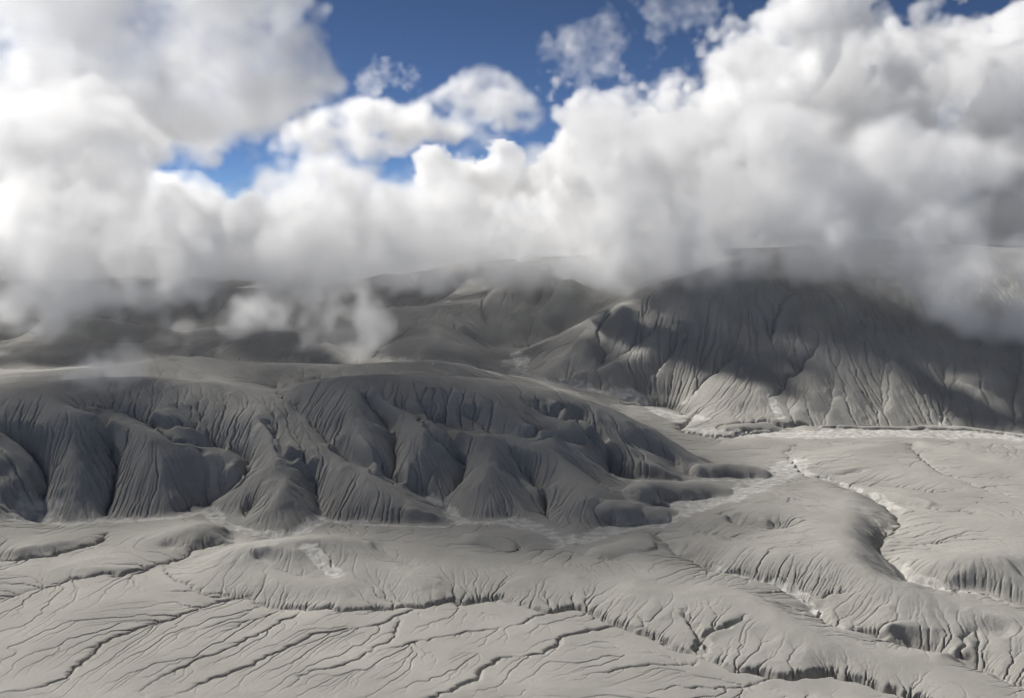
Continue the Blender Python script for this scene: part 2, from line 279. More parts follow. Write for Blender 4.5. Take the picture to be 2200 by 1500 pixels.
FEATURES = """
# tag kind : x,y,z ...   (1..4 = crops)   r ridge  c channel  f free level
1 R19.6: 0,722 90,715 200,725 300,738 420,760 520,810 570,870 600,930 650,1000 750,1110 850,1185
1 R14.7: 420,1020 330,1090 340,1180
1 r: 0,705,132 100,680,138 160,642,146 300,615,150 420,605,150 600,598,150 750,605,146 880,620,140 960,640,134 1060,655,124
1 R11.4: 650,760 800,810 900,850
1 C-21.3: 380,750 480,757 600,800 720,870 790,903 900,913 980,930 1060,970 1078,1010 1050,1060 1000,1105 900,1160 870,1185
1 C-13.0: 1010,830 990,880 975,925
1 C-19.6: 340,780 430,850 480,920 500,980 490,1060 470,1150 450,1225
1 C-26.2: 0,850 60,870 130,930 190,1010 210,1080 185,1140 190,1190
1 R16.4: 0,790 120,800 250,870 300,960 270,1060 240,1180
1 R13.0: 0,930 60,1010 40,1100 90,1180
1 C-13.0: 840,930 880,990 880,1060 880,1130
1 R11.4: 780,910 900,940 1000,975 1040,1010
1 f: 110,1250,2 250,1245,2 340,1250,2 500,1245,2 600,1240,2 760,1215,2 840,1185,2
# second hill
1 R21.3: 1100,950 1125,970 1180,1000 1215,1050 1220,1090 1190,1130 1150,1220
1 R9.9: 1125,970 1050,1070 980,1130 920,1160
1 C-19.6: 1210,980 1290,1010 1340,1070 1360,1130 1370,1180 1380,1220
1 C-9.9: 1090,1160 1060,1230
1 R6.6: 1270,1020 1240,1060 1225,1085
1 f: 900,1180,2 960,1230,1 1060,1275,1 1120,1290,1 1200,1286,1 1280,1275,1 1340,1245,1 1385,1225,1
# main hill crest
1 c: 1150,630,114 1190,680,102 1230,725,95
1 r: 1230,690,108 1290,642,130 1400,616,138 1540,600,142 1700,600,140 1900,605,136 2050,622,130 2200,648,124
2 r: 60,655,122 150,662,120 300,692,108 420,742,92 500,790,76 600,850,54 700,905,34 770,955,18 840,992,3
1 C-21.3: 1080,690 1200,695 1240,730 1320,790 1400,880 1430,930 1500,980 1600,1030 1700,1085 1760,1110 1860,1145 1910,1180
1 R13.0: 1070,760 1150,830 1240,910 1330,960 1370,950
1 R19.6: 1370,950 1440,1000 1480,1050 1560,1080 1660,1100 1750,1150 1850,1200 1940,1245
1 C-11.4: 1130,800 1180,880 1220,960
1 R13.0: 1500,640 1500,720 1540,800 1560,860 1600,930 1640,1000
1 C-19.6: 1560,700 1620,760 1680,830 1700,900 1700,980 1690,1060
1 C-13.0: 1480,780 1450,850 1425,905
1 R13.0: 1620,690 1720,760 1790,860 1760,960 1740,1060
1 C-19.6: 1780,760 1870,870 1950,940 2000,1000 1980,1070 1920,1130 1900,1165
1 R19.6: 1760,700 1900,830 1990,830 2080,880 2110,960 2060,1050 2030,1105 2000,1180
1 f: 1385,1225,1 1480,1232,1 1600,1243,1 1750,1245,1 1880,1250,1 1955,1257,0 1960,1235,0 1915,1190,1 1950,1215,1 2050,1233,0 2150,1230,0 2200,1225,0
1 C-13.0: 1700,740 1830,795 1960,845 2060,855 2200,868
1 R13.0: 1900,700 2050,710 2130,735 2200,760
1 C-13.0: 1980,760 2080,840 2140,870
# right part of the hills
2 C-9.9: 0,870 60,900 160,880 250,900 350,905
2 C-19.6: 40,710 100,760 170,790 290,795 330,860 365,910 400,945 415,1000 430,1040
2 R14.7: 180,700 260,760 330,800 400,850 450,900 500,930 590,990 700,1050
2 R13.0: 0,800 100,830 200,850
2 R13.0: 0,890 60,920 160,955 210,910
2 R13.5: 160,955 240,1000 330,1060 440,1105
2 r: 440,1105,22 540,1118,15
2 C-21.3: 0,960 60,1030 100,1090 140,1140 160,1200 165,1235
2 C-14.7: 240,990 330,1050 430,1115 540,1140 600,1155
2 R19.6: 120,1050 220,1115 300,1155 420,1135 520,1150 600,1180 665,1205
2 C-13.0: 490,900 600,940 680,970 730,1020
2 R16.4: 560,940 650,1000 730,1045
2 r: 780,1000,12 900,985,12 1000,990,10 1080,1020,5
2 f: 170,1240,0 210,1270,0 280,1297,-1 350,1285,-1 420,1250,-1 560,1215,-2 670,1215,-2 680,1190,-2 600,1165,0
2 f: 620,1155,-1 760,1145,-2 880,1130,-2 910,1110,-3 905,1085,-2 800,1075,-1 640,1070,0 480,1065,1 430,1050,2
2 f: 750,1052,-2 850,1048,-2 980,1050,-3 1070,1045,-3 1092,1020,-3 1040,998,-3 900,975,-1 840,1000,-1
2 f: 500,780,8 600,850,4 700,910,1 790,960,0 870,970,-1
# valley floor
1 f: 190,1210,3 220,1260,3 130,1240,3 
1 f: 450,1235,1 700,1230,1 900,1200,1 1000,1260,0 1200,1305,0 1400,1240,0 1600,1255,0 1960,1265,-1 
2 f: 0,1250,-1 200,1330,-1 400,1290,-2 600,1240,-2 750,1190,-3 900,1150,-3 1050,1080,-4 1180,1030,-4 1190,980,-5 1230,920,-6
# behind hills
1 r: 480,585,138 560,556,146 640,536,150 720,522,150 850,526,146 930,548,138 1050,551,134 1200,559,128 1450,568,122 1600,556,122 1800,548,122 1920,550,118 2000,572,96 2060,592,74
1 c: 300,640,128 600,636,128 900,640,122
1 c: 1300,640,106 1500,633,106 1800,630,106 2000,640,100 2150,680,80
1 f: 0,590,70 200,580,66 400,560,66
1 r: 0,600,128 120,600,130 250,590,132 360,575,130 470,580,128
1 r: 0,480,86 120,460,92 330,462,92 460,475,88 600,470,86
1 f: 0,500,30 300,490,30 600,500,34
1 r: 0,330,120 300,340,132 450,355,128 600,390,112 700,400,106
1 f: 0,540,34 300,530,34 600,520,40
1 f: 0,440,36 300,440,36 600,450,40
1 f: 0,300,50 400,300,60 700,330,70
1 r: 0,200,150 400,210,170 700,200,180 900,220,170
1 r: 860,488,72 950,450,92 1050,425,108 1200,415,118 1330,432,110 1420,472,94 1490,535,76
1 R3: 1200,415 1130,500
1 C-4: 1500,555 1430,480 1330,425
1 r: 1060,260,150 1120,225,180 1200,210,190 1400,215,190 1500,230,178
1 f: 900,380,72 1200,450,70 1450,420,74
1 f: 700,585,55 1000,585,55 1300,590,55 1600,590,55 1900,592,52
1 f: 1600,360,92 1760,360,92 1900,370,92
1 C-6: 1200,290 1240,240
1 r: 1560,380,122 1600,342,140 1680,312,150 1760,312,150 1850,332,142 1950,372,128 1990,392,124 2060,440,98
1 C-12.6: 1820,383 1720,440 1650,492 1590,545
1 R16.8: 1850,395 1900,450 1890,540
1 C-6: 1950,378 1965,420 2050,462 2110,500
1 f: 2060,590,52 2110,620,48 2180,600,50 2120,560,54 2200,530,58
1 C-12.6: 2090,250 2075,310 2085,375 2105,400 2120,440 2110,500
1 r: 1780,285,125 1900,243,165 2000,206,198 2100,172,222 2200,150,235
1 r: 1600,180,180 1850,165,182 2000,128,205 2120,140,215
1 c: 1600,240,116 1750,245,120 1850,235,138 1900,205,176
1 R8: 2040,330 2120,250 2180,200
2 r: 0,150,238 60,145,240 200,160,240 260,190,225 330,235,195
2 C-14: 170,190 130,260 100,320
2 r: 0,345,140 100,322,150 200,286,165 320,262,176 420,258,182
2 C-3: 320,262 345,240 420,250
2 C-8: 0,345 -60,380
2 r: 330,215,200 420,190,212 500,195,216 560,205,214
2 C-11.2: 105,350 75,430 70,490
2 C-11.2: 185,345 160,390 200,440 210,460
2 C-9.8: 280,330 240,400 200,440
2 r: 482,298,188 372,334,160 300,386,136 190,444,108 46,516,60
2 c: 420,310,163 320,360,136 200,430,97 74,500,74 -78,494,70
2 R12.6: 300,430 340,475 300,580
2 C-14: 480,330 385,385 366,440 405,512 385,575
2 R12: 740,425 620,490 520,540 400,578 250,620 180,640
2 C-8: 700,380 600,420 500,500 420,550 370,590
2 f: 0,600,48 100,620,46 150,640,44 60,570,54
2 f: 250,660,32 400,690,22 560,705,14 480,740,8
# mountain
2 r: 420,258,182 560,230,214 700,190,238 850,150,262 1000,100,285 1150,70,300 1300,40,312 1500,20,320 1800,40,312 2200,70,295 2600,90,285
2 f: 560,695,14 680,700,12 740,716,10 820,765,6 900,785,5 1000,800,4 1150,812,4 1300,822,4 1500,832,3 1700,834,3 1850,830,3 2000,843,3 2200,866,3 2600,880,3
2 C-4.0: 1210,255 1160,300 1120,400 1115,470
2 C-2.7: 780,410 720,480 650,560 600,610
2 C-3.6: 960,520 880,590 810,640 780,695
2 C-4.0: 1320,480 1240,580 1150,680 1110,705 1130,770
2 R2.7: 850,560 920,645 930,700
2 R2.7: 1020,560 1060,650 1060,740
2 R3.1: 1290,560 1300,650 1290,760
2 R2.7: 620,560 660,620 700,690
2 C-4.0: 1840,480 1850,600 1850,720 1848,820
2 C-4.5: 2190,440 2185,560 2160,680 2155,840
2 R2.7: 2030,440 2020,600 2000,760
2 R2.7: 1680,500 1650,640 1620,780
2 R2.7: 1480,500 1480,640 1470,770
2 C-2.7: 1400,540 1380,660 1350,790
2 C-2.7: 1560,560 1590,700 1600,820
# river
2 f: 560,740,4 700,800,0 800,800,1 650,780,3
2 c: 500,738,2 620,742,-3 700,752,-5 780,790,-7 735,830,-8 740,858,-8 830,872,-9 940,880,-9 1000,866,-9 1150,850,-10 1400,850,-11 1700,848,-12 2000,855,-12 2200,876,-12 2700,890,-13
2 f: 900,825,2 1000,830,2 880,850,1
2 f: 1000,890,-3 1200,890,-4 1290,885,-5 1500,910,-2 1800,900,-1 2200,910,0
# right plain
2 c: 1230,912,-6 1180,950,-6 1190,985,-5 1260,1040,-4 1350,1055,-3 1440,1095,-1 1530,1130,0 1600,1170,1 1650,1200,2 1670,1250,3 1600,1300,3 1575,1350,4 1600,1390,4 1660,1440,5 1700,1490,5
4 c: 1690,490,5 1800,520,4 1900,540,3 2000,545,2 2100,580,0 2250,630,-4
4 r: 1200,90,8.1 1330,60,6.8 1420,100,13.5 1480,180,21.6 1470,270,29.7 1450,350,35.1 1490,420,32.4 1570,460,27.0 1700,505,23.0 1850,550,18.9 2000,590,16.2 2250,690,10.8
4 f: 1000,170,10.8 1200,200,18.9 1350,300,29.7 1150,300,18.9
4 c: 600,292,-3 650,330,-2 720,380,-1 800,420,-1 860,450,-2 1000,475,-2 1150,510,-3 1250,570,-4 1300,620,-5 1330,670,-6 1400,690,-6 1560,730,-8 1740,765,-9 1900,820,-11 2050,880,-13 2250,980,-16
4 r: 390,370,4.1 480,335,8.1 560,300,9.5 600,280,6.8
4 c: 780,270,-2 900,300,2 1020,320,6
4 c: 900,225,-1 980,260,3 1100,270,7 1250,265,12
4 r: 860,215,8.1 1000,200,13.5 1100,230,17.6
4 r: 660,300,9.5 850,330,13.5 1000,340,17.6 1150,400,18.9 1300,470,16.2 1450,510,10.8
4 f: 560,440,6.6 700,450,5.7 480,510,13.2 700,560,9.4 900,520,12.3 1000,530,14.1
4 r: 1000,530,14.1 1080,570,13.2 1120,630,11.3 1200,690,8.5 1350,740,5.7 1550,790,2.9 1750,830,0 1950,890,-2.8 2250,1000,-7
4 c: 1780,840,-3 1920,760,0
2 r: 1280,960,1.4 1450,930,8.1 1600,900,8.1 1700,895,5.4
2 r: 1330,1010,2.7 1500,1000,13.5 1700,1010,18.9 1900,1060,18.9
2 c: 1380,1045,-1 1500,1025,5 1620,1020,9
2 c: 1730,900,-2 1720,925,0 1770,980,6 1850,1030,9 1980,1085,12 2200,1150,16
2 r: 1760,895,5.4 1900,920,9.5 2200,1010,21.6
2 c: 1460,1090,0 1530,1080,4 1650,1090,8 1800,1115,12
2 r: 1510,1095,6.8 1650,1110,14.9 1800,1150,20.2
2 c: 1530,1130,1 1700,1160,9 1850,1195,12 1980,1200,14
2 f: 1680,1180,10.8 1800,1230,18.9 2000,1220,24.3 2200,1240,27.0
2 r: 1700,1260,13.5 1850,1250,21.6 2100,1245,27.0
2 c: 1580,1350,4 1700,1345,10 1850,1330,15
2 r: 1640,1390,13.5 1800,1400,24.3 2000,1380,32.4 2200,1370,35.1
4 r: 1990,390,32.4 1900,440,23.0 1850,500,9.5
4 r: 1990,390,32.4 2100,450,24.3 2200,500,16.2
4 f: 2000,650,9.5 2150,720,0.0 1600,650,10.8 1800,680,5.4
# foreground plain
3 f: 600,470,8 300,520,12 0,560,14 0,700,19 200,640,15
3 f: 500,900,24 1000,900,20 1500,900,15 2000,880,8 1000,700,11 1400,700,6 1800,700,3 500,760,17
4 f: 100,950,6 500,960,0 900,970,-5 1300,1000,-11 300,800,-1
3 c: -100,920,27 0,880,24 250,820,19 350,740,16 440,680,13 500,640,11 600,600,9 720,560,7 820,520,5 900,490,3 1000,470,1 1090,470,0 1100,490,0 1220,515,-1 1400,522,-1 1600,517,-2 1800,507,-2 1950,492,-3 2060,487,-3 2150,482,-4 2200,490,-4
4 c: 0,587,-2 80,602,-2.4 170,632,-2.4 250,612,-2.8 340,640,-2.8 420,672,-3.2 520,702,-3.6 620,752,-4 720,790,-4.4 820,822,-4.8 960,855,-5.2 1080,878,-5.6 1200,895,-6 1350,905,-6.4 1450,925,-6.8 1600,955,-7.2 1700,980,-7.6 1900,1060,-8.4
3 r: 900,290,11 1000,325,11 1100,360,11 1250,410,10 1350,420,10 1500,400,9
3 f: 1700,330,12 1900,400,7 1600,250,12 2100,300,9
3 f: 950,250,24 1150,235,29 1320,195,26 1500,205,27 1600,230,20
3 r: 1400,190,7 1600,150,7 1800,155,8 1930,185,8 2050,180,9 2150,200,8
3 f: 1100,300,12 1250,365,8 1400,385,8
3 C-5: 1280,250 1390,260 1420,310 1450,370
3 r: 690,195,14 760,165,20 850,125,26 920,145,19 990,175,6
3 f: 700,245,4 850,260,4 1000,232,2 1005,215,1 940,140,3
3 r: 540,190,7 620,180,9 690,170,6
3 r: 0,245,12 100,245,15 200,228,14 260,212,11 300,195,7
3 c: -60,312,3 0,312,3 100,305,3 200,292,3 300,262,3 400,240,3 455,192,3
3 f: 450,290,8 200,350,7 600,330,7
3 c: 60,460,4 200,420,3 300,390,3 450,370,2 500,380,2 580,360,2 680,330,1 780,300,1 820,265,0 900,245,0 1000,235,0
2 r: 0,1265,9 80,1280,10 140,1310,7 180,1345,1
4 f: 0,360,3 100,365,2 185,358,0 280,370,0 380,410,0
4 f: 0,500,4.8 150,450,6.4 300,480,9.6
# ravines: half width, depth
3 v2.2,3.5: -100,920 0,880 120,850 250,820 350,740 440,680 500,640 600,600 720,560 820,520 900,490 1000,470 1090,470 1100,490
3 v3.2,5: 1100,490 1220,515 1400,522 1600,517 1800,507 1950,492 2060,487 2150,482 2200,490
4 v4,6.5: 0,587 80,602 170,632 250,612 340,640 420,672 520,702 620,752 720,790 820,822
4 v5.5,10: 820,822 960,855 1080,878 1200,895 1350,905 1450,925 1600,955 1700,980 1900,1060
3 v2,3: 680,330 900,470 1000,470
3 v1.8,2.5: 700,440 820,440 960,455 1000,470
3 v1.5,2: 820,620 950,580 1050,545 1100,510 1140,500
3 v1.5,2: 900,640 1000,600 1090,560 1170,540 1220,520
3 v1.8,2.6: 620,890 750,780 850,720 980,690 1050,660 1130,620 1200,570 1270,545 1290,525
3 v2,2.8: 700,900 900,820 1100,750 1190,700 1300,650 1400,615 1550,600
3 v2,2.8: 1550,600 1640,580 1700,550 1760,535 1790,515
3 v1.8,2.4: 1230,860 1350,785 1460,770 1500,740 1600,680 1690,640 1710,590 1730,540
3 v2.4,3.4: 1750,930 1900,890 2020,840 2080,790 2150,745 2200,720
4 v2.4,3.4: 0,825 60,810 130,795 180,770 220,735 300,705 380,690 460,695 520,705
3 v1.6,2: 1600,700 1850,650 2000,620 2160,595
4 v1.8,2.4: 0,690 60,665 120,655 190,630
4 v1.6,2.2: 300,910 450,870 600,860 720,850 810,830
4 v1.6,2.2: 640,965 800,950 960,960 1080,930 1180,900
4 v3,5: 740,620 780,680 800,740 790,780 830,820
4 v2.6,4.5: 1000,640 930,690 850,710 830,750 840,800
4 v1.6,2.4: 540,640 560,690 520,700
4 v1.4,2: 140,530 160,580 165,628
4 v1.4,2: 240,540 265,580 260,608
4 v1.4,2: 315,520 315,570 330,635
3 v3.5,6: -60,312 0,312 100,305 200,292 300,262 400,240 455,192
3 v2.4,4: 60,460 200,420 300,390 450,370 500,380 580,360 680,330 780,300 820,265 900,245 1000,235
3 v1.6,2.6: 1390,260 1410,300 1430,340
2 v3,4: 1230,912 1180,950 1190,985 1260,1040 1350,1055 1440,1095 1530,1130 1600,1170 1650,1200 1670,1250 1600,1300 1575,1350 1600,1390 1660,1440 1700,1490
4 v2.4,3: 1690,490 1800,520 1900,540 2000,545 2100,580 2250,630
4 v3,3.5: 600,292 650,330 720,380 800,420 860,450 1000,475 1150,510 1250,570 1300,620 1330,670 1400,690 1560,730 1740,765 1900,820 2050,880 2250,980
4 v2,3: 1020,545 1250,545 1460,550
4 v2.2,3.5: 1900,820 1960,780 1980,710
4 v2,3: 2000,840 2020,770 1990,700
2 v1.8,2.5: 1380,1045 1430,1030 1500,1030
2 v2,3: 1440,1093 1530,1080 1650,1090 1800,1115 1900,1110
2 v2,3: 1530,1130 1700,1160 1850,1195 1980,1200 2000,1195
2 v2.4,3.2: 1730,900 1720,925 1770,980 1850,1030 1980,1085 2200,1150
2 v1.6,2: 1580,1350 1700,1345 1850,1330
4 v1.6,2.2: 780,270 900,300 1020,320
4 v1.6,2.2: 900,225 980,260 1100,270
2 v4,8: 500,738 620,742 700,752 780,790 735,830 740,858 830,872 940,880 1000,866 1150,850
2 v4.5,9: 900,850 895,825 980,815 1080,812 1150,822 1240,820 1310,832 1450,838 1560,842 1720,846 1830,840 1950,850 2100,862 2200,878 2500,890
2 v3,3: 940,885 1010,850 1100,845
1 v2.4,5.7: 380,750 480,757 600,800 720,870 790,903 900,913 980,930 1060,970 1078,1010 1050,1060 1000,1105 900,1160
1 v3.6,8.5: 430,850 480,920 500,980 490,1060 470,1150 455,1215
1 v4.4,9.5: 0,850 60,870 130,930 190,1010 210,1080 185,1140
1 v2.4,5.7: 1210,980 1290,1010 1340,1070 1360,1130 1370,1180 1380,1215
1 v2.1,4.7: 1240,730 1320,790 1400,880 1430,930 1500,980 1600,1030 1700,1085 1760,1110
1 v2.8,6.6: 1620,760 1680,830 1700,900 1700,980 1690,1060
1 v2.4,5.7: 1780,760 1870,870 1950,940 2000,1000 1980,1070 1920,1130
1 v1.9,4.7: 1130,800 1180,880 1220,960
1 v1.9,4.7: 1480,780 1450,850 1425,905
1 v1.9,4.7: 1010,830 990,880 975,925
1 v1.9,3.8: 1090,1160 1060,1220
1 v1.8,3.8: 1860,1020 1830,1110
1 v1.8,3.8: 1700,740 1830,795 1960,845 2060,855 2200,868
1 v1.8,3.8: 1980,760 2080,840 2140,870
1 v1.8,3.8: 1190,640 1185,680 1215,715
2 v1.8,3.8: 60,900 160,880 250,900 350,905
2 v2.6,5.7: 40,710 100,760 170,790 290,795 330,860 365,910 400,945 415,1000 430,1040
2 v2.4,5.7: 0,960 60,1030 100,1090 140,1140 160,1200 165,1235
2 v1.8,3.8: 330,1050 430,1115 540,1140
2 v1.8,3.8: 490,900 600,940 680,970 730,1010
1 v2.4,4: 1820,383 1720,440 1650,492 1590,545
1 v2.6,4.5: 1950,378 1965,420 2050,462 2110,500
1 v2.8,5: 2090,250 2075,310 2085,375 2105,400
2 v2.4,4.5: 170,190 130,260 100,320
2 v2.4,4.5: 105,350 75,430 70,490
2 v2.4,4.5: 185,345 160,390 200,440
2 v3,6: 480,330 385,385 366,440 405,512 385,575
2 v2,4: 700,380 600,420 500,500 420,550
2 v4,8: 1210,255 1160,300 1120,400 1115,470
2 v2.4,5: 780,410 720,480 650,560 600,610
2 v2.8,5: 960,520 880,590 810,640 780,695
2 v2.8,5: 1320,480 1240,580 1150,680 1110,705
2 v2.8,5: 1840,480 1850,600 1850,720 1848,820
2 v3.2,6: 2190,440 2185,560 2160,680 2155,840
# braided sediment floors: half width, sink
1 b17.5,1: 100,1235 150,1220 190,1205
1 b8.8,1: 150,1240 300,1252 450,1237 600,1235 760,1226 880,1195
1 b11.2,1: 880,1195 960,1245 1060,1288 1160,1302 1280,1297 1380,1240
1 b6.2,1: 1380,1240 1480,1245 1600,1254 1750,1258 1900,1262
1 b10,1: 1860,1148 1915,1185 1955,1238 2050,1248 2200,1242
2 b17.5,1.2: 0,1247 150,1292 200,1322 300,1322 420,1282 560,1237 700,1203
2 b25,1.2: 700,1203 800,1180 900,1150 1000,1110 1080,1072 1150,1032 1190,990
2 b3.5,1: 440,1055 560,1067 700,1066 850,1062 1000,1066
2 b3,1: 560,1150 700,1160 850,1146
2 b8.8,1: 1190,985 1260,1035 1340,1055 1440,1095 1560,1140 1640,1190
2 b7.5,.8: 1670,1440 1720,1490 1850,1530 1990,1550
2 b17.5,1: 20,520 50,555 20,600 100,622 150,640
2 b15,1: 200,650 300,668 400,690 540,705
2 b20,1: 560,740 640,770 720,800 800,800
2 b17.5,1: 760,850 860,860 950,868 1050,868
2 b25,1: 1000,868 1200,868 1400,862 1700,862 2000,868 2300,885
2 b7.5,.6: 1110,705 1130,750 1150,790
2 b7.5,.6: 780,695 740,730
2 b6.2,.6: 1850,800 1850,830
4 b5,.5: 860,450 1000,478 1150,512 1250,570 1310,630
3 b10,.6: 1310,250 1350,275 1400,340 1440,370
# low rounded spurs running out on the floor: half width, height
2 s26,13: 520,1132 600,1130 700,1122 800,1112 885,1112
2 s18,10: 800,1022 900,1018 1000,1020 1065,1028
2 s22,9: 430,1180 520,1185 600,1195 650,1200
4 s20,5: 400,372 470,352 540,330
3 s20,5: 2060,215 2150,240
"""
def build_heights():
    rng=np.random.default_rng(7)
    L,rel,rav=parse(FEATURES)
    h0,c=solve(L)
    # rounded, convex fronts for the near hills, then the spurs and gullies as differences from that
    r=(R0*np.exp(DR*np.arange(NY)))[:,None].astype(F32); th=(-TH+DT*np.arange(NX))[None].astype(F32); X=r*np.sin(th); Y=r*np.cos(th)
    Hc=np.interp(X,(-700,-400,-250,-100,50,150,300),(140,122,138,133,118,92,40)).astype(F32)
    w=np.clip((1570-Y)/60,0,1)*np.clip((Y-1150)/60,0,1)*np.clip((420-X)/120,0,1)
    bulge=Hc*(1-(1-np.clip(h0/Hc,0,1))**1.45)-np.clip(h0,0,Hc)
    h1=blur(h0,3,4)+w*bulge
    rl=drape(h1,rel)
    h2=h0+w*bulge
    def less(p):
        i,j=to_ij(p[:,0],p[:,1]); q=p.copy(); q[:,2]-=sample(h2,i,j); return q
    dl,c=solve([(k,np.c_[dense(p,6)[:,:2],np.zeros(len(dense(p,6)))]) for k,p in L]+[(k,less(p)) for k,p in rl])
    h0=h2+dl
    r=(R0*np.exp(DR*np.arange(NY)))[:,None].astype(F32); th=(-TH+DT*np.arange(NX))[None].astype(F32)
    dx=r*DT; dy=r*DR; X=r*np.sin(th); Y=r*np.cos(th)
    cf=np.zeros_like(c)
    for k,p in L:
        if k=='f':
            q=dense(p,.7); q=q[q[:,2]<12]; i,j=to_ij(q[:,0],q[:,1]); ok=(i>0)&(i<NY-1)&(j>0)&(j<NX-1); cf[(i[ok]+.5).astype(int),(j[ok]+.5).astype(int)]=1
    near=np.clip(blur(np.maximum(c,cf),4,6)*14,0,1)
    fw=np.clip((r-1560)/300,0,1)
    hs=blur(h0,6.5,10)*(1-fw)+blur(h0,2.6,4)*fw
    h=hs*(1-near)+blur(h0,1,1.5)*near
    gy,gx=np.gradient(h); slope=np.hypot(gy/dy,gx/dx)
    st=blur(np.clip(slope*2.6,0.22,1),6,8)
    N=Lattice(3)
    n=sum(N(X+N(X,Y,wl*1.3)*wl*.35,Y+N(X,Y,wl*1.3)*wl*.35,wl)*a for wl,a in ((120,2.4),(60,1.6),(30,.95),(15,.5),(7,.26),(3.5,.13)))
    h=h+n*st
    h,sp=spurs(h,X,Y,rav,dx,dy,N)
    fl=floors(h,X,Y,rav,dx,dy,N)*(1-sp)
    low=np.minimum(blur(h,5,8),h+.5)-.7
    w=N(X,Y,14.)+.8*N(X,Y,6.)+.5*N(X,Y,3.); ter=np.round(w*1.6)/1.6*.34
    h=h*(1-fl)+(low+ter)*fl
    h,cut=carve(h,X,Y,rav,dx,dy,N)

    ref=h.copy()
    far=np.clip(1500/r,.5,1)
    area=np.broadcast_to(dx*dy,h.shape)
    for k in range(16):
        rec,dist=flow(h,dx,dy,rng,.5)
        lv=kahn(rec); A=accumulate(rec,lv,area)
        e=spl(h,rec,dist,lv,A,.016,.5,1800); h=h+(e-h)*(1-.8*fl)*far
        if k<13: h=h+.14*(1-fl)*(blur(h,.0,.8)-h)
        h=np.maximum(h,ref-9)
    h=np.minimum(h,ref+.15)
    rec,dist=flow(h,dx,dy,rng,.3); lv=kahn(rec); A=accumulate(rec,lv,area).reshape(h.shape)
    fs=np.clip((slope-.2)/.3,0,1)
    d=(np.clip(np.log10(np.maximum(A,1)/75),0,1.8)*1.1*(1-fs)+np.clip(np.log10(np.maximum(A,1)/22),0,1.5)*.62*fs)*(1-.8*fl)*far
    h=h-.8*d-.2*blur(d,.6,1)
    h=h+N(X,Y,2.2)*.06*st
    return X,Y,h,fl
t0=time.time()
X,Y,Z,FL=build_heights(); print('heights',time.time()-t0)
# the sheet runs on to the horizon in a few coarse rows
ex=[1.02,1.05,1.1,1.2,1.4,1.8,2.5,4,7,12]; X=np.concatenate([X]+[X[-1:]*k for k in ex]); Y=np.concatenate([Y]+[Y[-1:]*k for k in ex])
Z=np.concatenate([Z]+[Z[-1:]*max(0,1-(k-1)*6)+(20-k*6)*min(1,(k-1)*6) for k in ex]); FL=np.concatenate([FL]+[FL[-1:]*0 for k in ex])
m=bpy.data.materials.new('ash'); m.use_nodes=True; nt=m.node_tree; b=nt.nodes['Principled BSDF']
b.inputs['Roughness'].default_value=1; b.inputs['Specular IOR Level'].default_value=.05
def node(t,**k):
    n=nt.nodes.new(t)
    for a,v in k.items(): setattr(n,a,v)
    return n
def mixc(fac,a,b):
    n=node('ShaderNodeMix',data_type='RGBA')
    nt.links.new(fac,n.inputs[0]) if not isinstance(fac,float) else setattr(n.inputs[0],'default_value',fac)
    for s,v in ((6,a),(7,b)):
        if isinstance(v,tuple): n.inputs[s].default_value=v
        else: nt.links.new(v,n.inputs[s])
    return n.outputs[2]
geo=node('ShaderNodeNewGeometry'); sed=node('ShaderNodeAttribute',attribute_name='sediment')
def noise(scale,detail,lo,hi):
    n=node('ShaderNodeTexNoise'); n.inputs['Scale'].default_value=scale; n.inputs['Detail'].default_value=detail; nt.links.new(geo.outputs['Position'],n.inputs['Vector'])
    r=node('ShaderNodeMapRange'); r.inputs[1].default_value=lo; r.inputs[2].default_value=hi; nt.links.new(n.outputs[0],r.inputs[0]); return r.outputs[0]
base=mixc(noise(.012,5,.35,.65),(.265,.257,.237,1),(.37,.359,.33,1))
base=mixc(noise(.25,6,.3,.7),base,(.314,.304,.28,1))
sc=mixc(noise(.09,7,.4,.62),(.36,.351,.327,1),(.50,.489,.46,1))
col=mixc(sed.outputs['Fac'],base,sc)
nt.links.new(col,b.inputs['Base Color'])
bn=node('ShaderNodeTexNoise'); bn.inputs['Scale'].default_value=.55; bn.inputs['Detail'].default_value=8; bn.inputs['Roughness'].default_value=.65; nt.links.new(geo.outputs['Position'],bn.inputs['Vector'])
bp=node('ShaderNodeBump'); bp.inputs['Strength'].default_value=.6; bp.inputs['Distance'].default_value=.8; nt.links.new(bn.outputs[0],bp.inputs['Height']); nt.links.new(bp.outputs[0],b.inputs['Normal'])

# one continuous sheet, cut into the pieces of country that one can name; shared normals hide the seams
P3=np.stack([X,Y,Z],-1).astype(F32)
gy=np.gradient(P3,axis=0); gx=np.gradient(P3,axis=1); NRM=np.cross(gx,gy); NRM/=np.linalg.norm(NRM,axis=-1,keepdims=True)
def area(pts): return [unproject(u,v,z)[:2] for u,v,z in pts]
hill_poly=area([(-400,1120,2),(110,1125,2),(300,1123,2),(425,1092,2),(530,1139,1),(600,1145,1),(690,1119,1),(975,1131,0),(1050,1118,0),(1110,1116,0),(1210,1138,0),(1240,1149,-1),(1330,1126,-1),(1440,1103,-2),(1560,1062,-3),(1650,1014,-3),(1535,985,-1),(1450,930,1),(1345,870,6),(1260,838,22),(1150,812,42),(1060,795,50),(900,790,55),(300,780,60),(-400,775,60)])
mount_poly=area([(1180,822,44),(1290,836,28),(1385,850,12),(1470,860,9),(1510,882,5),(1600,902,4),(1750,913,4),(1950,917,3),(2200,935,2),(2900,945,2)])+[(3400,1600),(3400,3500),(700,3500),(420,2750),(330,2450),(230,2250),(100,2150)]
pts=np.stack([X.ravel(),Y.ravel()],1); reg=np.zeros(len(pts),np.int8)
